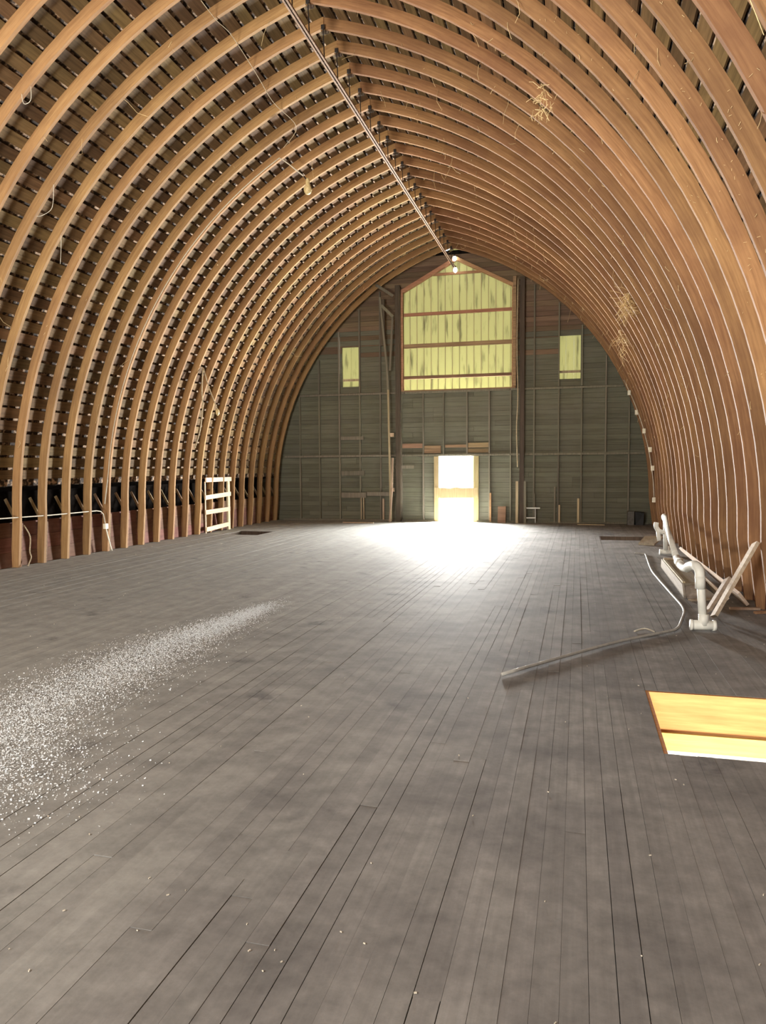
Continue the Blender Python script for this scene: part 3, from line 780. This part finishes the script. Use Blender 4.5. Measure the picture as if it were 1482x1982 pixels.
# ------------------------------------------------------------------ right side: junction boxes, white pipes, planks, box
for i, (x, y, z) in enumerate([(1.08, 20.82, 3.55), (1.46, 20.82, 3.03), (1.68, 20.2, 2.51), (1.83, 19.6, 2.02), (1.90, 19.6, 1.56), (1.96, 19.6, 0.77)]):
    names = ['topmost', 'second from the top', 'third from the top', 'fourth from the top', 'second from the bottom', 'lowest']
    inner = AX + half_at(z, R_IN)
    yy = min(RIB_Y, key=lambda q: abs(q - y)) 
    o = MB().box((inner - 0.075, yy - 0.03, z - 0.06), (inner - 0.005, yy + 0.07, z + 0.06)).build('junction_box', M['white_box'])
    tag(o, 'white junction box on the right ribs, %s of the row' % names[i], 'box', 'junction boxes on the right ribs')
cb = MB()
cbp = []
for i in range(14):
    z = 3.9 - i * 0.24
    cbp.append((AX + half_at(z, R_IN) - 0.02, 20.9 - i * 0.09, z))
tag(cb.tube(cbp, 0.01, 5).build('box_cable', M['cable'], None, True), 'pale cable linking the white junction boxes on the right ribs', 'cable')

pp = tag(empty('white_pipes', (1.3, 10.5, 0)), 'white plastic pipe assembly standing on two feet by the right ribs', 'pipe')
pp['at'] = (1.3, 10.5, 0)
def tee(c, d, name='foot'):
    c = Vector(c); d = Vector(d).normalized()
    m = MB().tube([c - d * 0.11, c + d * 0.11], 0.047, 14)
    m.tube([c - d * 0.125, c - d * 0.10], 0.054, 14).tube([c + d * 0.085, c + d * 0.115], 0.054, 14)
    m.tube([c, c + Vector((0, 0, 0.11))], 0.05, 14)
    return m.build(name, M['pvc'], pp, True)
tee((1.22, 7.84, 0.056), (1, 0.05, 0))
tee((1.58, 14.3, 0.056), (1, 0.05, 0))
MB().tube([(1.215, 7.84, 0.1), (1.185, 7.84, 0.52)], 0.040, 14).build('upright_pipe', M['pvc'], pp, True)
MB().tube([(1.56, 14.27, 0.1), (1.54, 14.24, 0.62)], 0.040, 14).build('upright_pipe', M['pvc'], pp, True)
MB().tube([(1.185, 7.84, 0.42), (1.18, 7.84, 0.545)], 0.050, 14).tube(smooth_path([(1.18, 7.84, 0.53), (1.175, 7.86, 0.60), (1.15, 7.95, 0.635), (1.12, 8.15, 0.60), (1.13, 8.35, 0.555)], 4), 0.048, 14).build('elbow', M['pvc'], pp, True)
MB().tube(smooth_path([(1.13, 8.3, 0.56), (1.13, 8.6, 0.52), (1.15, 9.0, 0.49), (1.18, 9.5, 0.478), (1.21, 9.9, 0.485)], 4), 0.040, 14).tube([(1.16, 9.15, 0.485), (1.18, 9.5, 0.48)], 0.047, 14).build('bend', M['pvc'], pp, True)
MB().tube([(1.20, 9.85, 0.484), (1.515, 14.22, 0.70)], 0.040, 14).build('long_pipe', M['pvc'], pp, True)
MB().tube(smooth_path([(1.54, 14.25, 0.42), (1.47, 14.25, 0.43), (1.42, 14.25, 0.46), (1.385, 14.25, 0.53), (1.39, 14.25, 0.60)], 4), 0.042, 12).tube([(1.42, 14.25, .43), (1.44, 14.22, .27)], 0.035, 12).build('side_elbow', M['pvc'], pp, True)
MB().tube([(1.51, 14.18, 0.68), (1.52, 14.26, 0.715)], 0.048, 12).build('end_cap', M['pvc'], pp, True)
del pp['at']

tag(MB().tube(smooth_path([(-0.56, 5.76, .02), (0.3, 6.99, .02), (0.84, 7.61, .02), (0.97, 7.8, .02), (1.06, 8.2, .02), (1.17, 8.89, .02), (1.155, 9.9, .02), (1.125, 11.16, .02), (1.12, 12.19, .02), (1.2, 14.1, .02), (1.17, 14.26, .02), (1.03, 14.36, .02)], 5), 0.014, 8)
    .build('bent_conduit', M['conduit'], None, True), 'long bent grey conduit lying across the floor to the white pipes', 'conduit')
tag(MB().tube(smooth_path([(0.55, 7.60, .012), (0.66, 7.72, .02), (0.74, 7.62, .012)], 4), 0.008, 6).build('wire_loop', M['cable'], None, True), 'short pale wire loop on the floor by the bent conduit', 'wire')

bx = tag(empty('wooden_trough', (1.36, 10.6, 0)), 'dusty wooden box lying upside down behind the white pipe', 'box')
bx['at'] = (1.36, 10.6, 0)
MB().hexa([(1.27, 9.64, .165), (1.48, 9.86, .165), (1.58, 12.5, .165), (1.29, 12.15, .165), (1.27, 9.64, .19), (1.48, 9.86, .19), (1.58, 12.5, .19), (1.29, 12.15, .19)]).build('bottom_board', M['box_wood'], bx)
MB().hexa([(1.28, 9.72, 0), (1.305, 9.72, 0), (1.33, 12.6, 0), (1.305, 12.6, 0), (1.245, 9.62, .19), (1.268, 9.62, .19), (1.288, 12.15, .19), (1.265, 12.15, .19)]).build('side_board', M['box_wood'], bx)
MB().hexa([(1.31, 9.70, 0), (1.70, 9.88, 0), (1.70, 9.91, 0), (1.31, 9.73, 0), (1.27, 9.66, .163), (1.48, 9.84, .163), (1.48, 9.87, .163), (1.27, 9.69, .163)]).build('end_board', M['box_wood'], bx)
MB().box((1.29, 12.0, .191), (1.56, 12.1, .215)).build('cleat', M['lath'], bx)
MB().bar((1.275, 9.70, .201), (1.29, 12.0, .201), .03, .02).build('edge_strip', M['lath'], bx)
del bx['at']
for k, (a, b, w, lab) in enumerate([((1.32, 9.52, .012), (1.72, 9.72, .012), .07, 'splintered pale board on the floor in front of the wooden box'), ((1.70, 9.98, .012), (1.76, 10.9, .012), .06, 'splintered pale board on the floor right of the wooden box')]):
    tag(MB().bar(a, b, w, .02).build('scrap_board', M['grey_plank']), lab, 'board')
tag(MB().bar((1.39, 8.30, .06), (1.85, 8.66, .80), .035, .13, (0, 1, 0)).build('leaning_plank', M['grey_plank']), 'weathered plank leaning from the floor against the near right ribs', 'plank')
tag(MB().bar((1.38, 8.60, .06), (1.62, 8.86, .38), .035, .11, (0, 1, 0)).build('short_plank', M['grey_plank']), 'short weathered plank close behind the leaning plank', 'plank')
def stave(a, b, wa, wb, t, lab, up=(0.8, 0, 0.6)):
    tag(MB().bar(a, b, wa, t, up, wb).build('tapered_stave', M['pale_plank']), lab, 'plank')
stave((1.84, 9.15, .11), (1.64, 12.9, .27), .17, .06, .035, 'upper long pale tapered stave lying against the right ribs')
stave((1.70, 9.45, .08), (1.57, 11.3, .22), .10, .06, .03, 'lower long pale tapered stave beside the white pipe', (0.6, 0, 0.8))
tag(MB().bar((1.68, 9.05, .015), (2.0, 9.1, .015), .05, .025).build('loose_block', M['lath']), 'short pale wood block at the foot of the tapered staves', 'board')
tag(MB().bar((1.90, 8.85, .015), (2.1, 8.95, .015), .05, .025).build('loose_block', M['trim']), 'short reddish wood block by the nearest right rib foot', 'board')

def hay_clump(c, n, l, drop, lab):
    m = MB(); rr = random.Random(n)
    for i in range(n):
        p = Vector(c) + Vector((rr.gauss(0, .05), rr.gauss(0, .05), rr.uniform(-drop, 0.05)))
        q = p + Vector((rr.gauss(0, .5), rr.gauss(0, .4), rr.uniform(-1.2, .2))).normalized() * l * rr.uniform(.4, 1)
        m.tube([p, (p + q) / 2 + Vector((rr.gauss(0, .02), 0, rr.gauss(0, .02))), q], .0035, 3, False)
    tag(m.build('hay_clump', M['straw']), lab, 'hay')
hay_clump((-0.44, 9.15, 6.05), 40, .18, .3, 'tuft of hay dangling from an upper right rib near the ridge')
hay_clump((0.80, 13.8, 4.62), 90, .28, .35, 'large cobwebbed clump of hay caught on the right ribs')
hay_clump((0.88, 16.7, 4.40), 50, .25, .4, 'thin hay clump on the right ribs behind the large one')

# ------------------------------------------------------------------ loose stuff: chaff, floor crumbs, hay wisps
def in_quad(t, w): return t, w
ch = MB()
cl = [(-3.0, 3.0, 0.95), (-3.62, 4.0, 0.80), (-3.63, 5.2, 0.75), (-3.68, 6.3, 0.55), (-3.6, 7.2, 0.38), (-3.55, 8.0, 0.2)]
for i in range(42000):
    t = random.random() ** 1.1 * (len(cl) - 1.001); k = int(t); q = t - k
    cx = cl[k][0] * (1 - q) + cl[k + 1][0] * q; cy = cl[k][1] * (1 - q) + cl[k + 1][1] * q; w = cl[k][2] * (1 - q) + cl[k + 1][2] * q
    x = cx + random.gauss(0, 0.36) * w; y = cy + random.gauss(0, 0.25)
    a = random.uniform(0, PI); l = random.uniform(.0014, .0052); b = l * random.uniform(.3, .7)
    ca, sa = math.cos(a), math.sin(a); z = 0.002 + random.uniform(0, .003); n0 = len(ch.v)
    for dx, dy, dz in ((-l, -b, 0), (l, -b, 0), (l, b, 0.004), (-l, b, 0.004)):
        ch.v.append((x + dx * ca - dy * sa, y + dx * sa + dy * ca, z + dz * random.uniform(0, 1.4)))
    ch.f.append((n0, n0 + 1, n0 + 2, n0 + 3))
tag(ch.build('chaff', M['chaff']), 'pale chaff strewn in a long streak over the left floor', 'chaff', kind='stuff')
cr = MB()
for i in range(260):
    y = 1.5 + 16 * random.random() ** 1.7; x = random.uniform(max(-8.9, -0.9 * y - .5), min(1.95, .35 * y + .2))
    if any(h[0] - .05 < x < h[1] + .05 and h[2] - .05 < y < h[3] + .05 for h in HOLES): continue
    l = random.uniform(.002, .006) * (1 + .05 * y); a = random.uniform(0, PI)
    cr.bar((x, y, .004), (x + l * 1.6 * math.cos(a), y + l * 1.6 * math.sin(a), .005), l * .6, .004)
tag(cr.build('floor_crumbs', M['crumb']), 'bits of straw and wood chips scattered over the plank floor', 'debris', kind='stuff')
hw = MB()
def wisp(x, y, z, l):
    pts = [Vector((x, y, z))]
    d = Vector((random.uniform(-.5, .5), random.uniform(-.5, .5), -1))
    for k in range(3):
        d += Vector((random.uniform(-.5, .5), random.uniform(-.5, .5), random.uniform(-.3, .5))); pts.append(pts[-1] + d.normalized() * l / 3)
    hw.tube(pts, 0.0018 + .0006 * random.random() + .00008 * y, 3, False)
for i in range(520):
    s = 1 if random.random() < .75 else -1
    y = random.choice(RIB_Y)
    th = math.radians(random.uniform(8, 74))
    if s > 0 and y < 12 and random.random() < .5: th = math.radians(random.uniform(25, 70))
    x, z = arc(s, R_IN + random.uniform(-.002, .1), th)
    wisp(x, y - .002, z, random.uniform(.03, .16) if random.random() < .85 else random.uniform(.2, .5))
for i in range(420):        # short straws stuck flat on the near right ribs
    y = random.choice([q for q in RIB_Y if 1.5 < q < 8.5])
    th = math.radians(random.uniform(12, 72)); x, z = arc(1, R_IN + random.uniform(.01, .14), th)
    a = random.uniform(0, PI); l = random.uniform(.008, .03)
    hw.bar((x, y - .016, z), (x + l * math.cos(a), y - .02, z + l * math.sin(a)), .002, .002)
tag(hw.build('hay_wisps', M['straw']), 'wisps of old hay caught on the roof ribs', 'hay', kind='stuff')
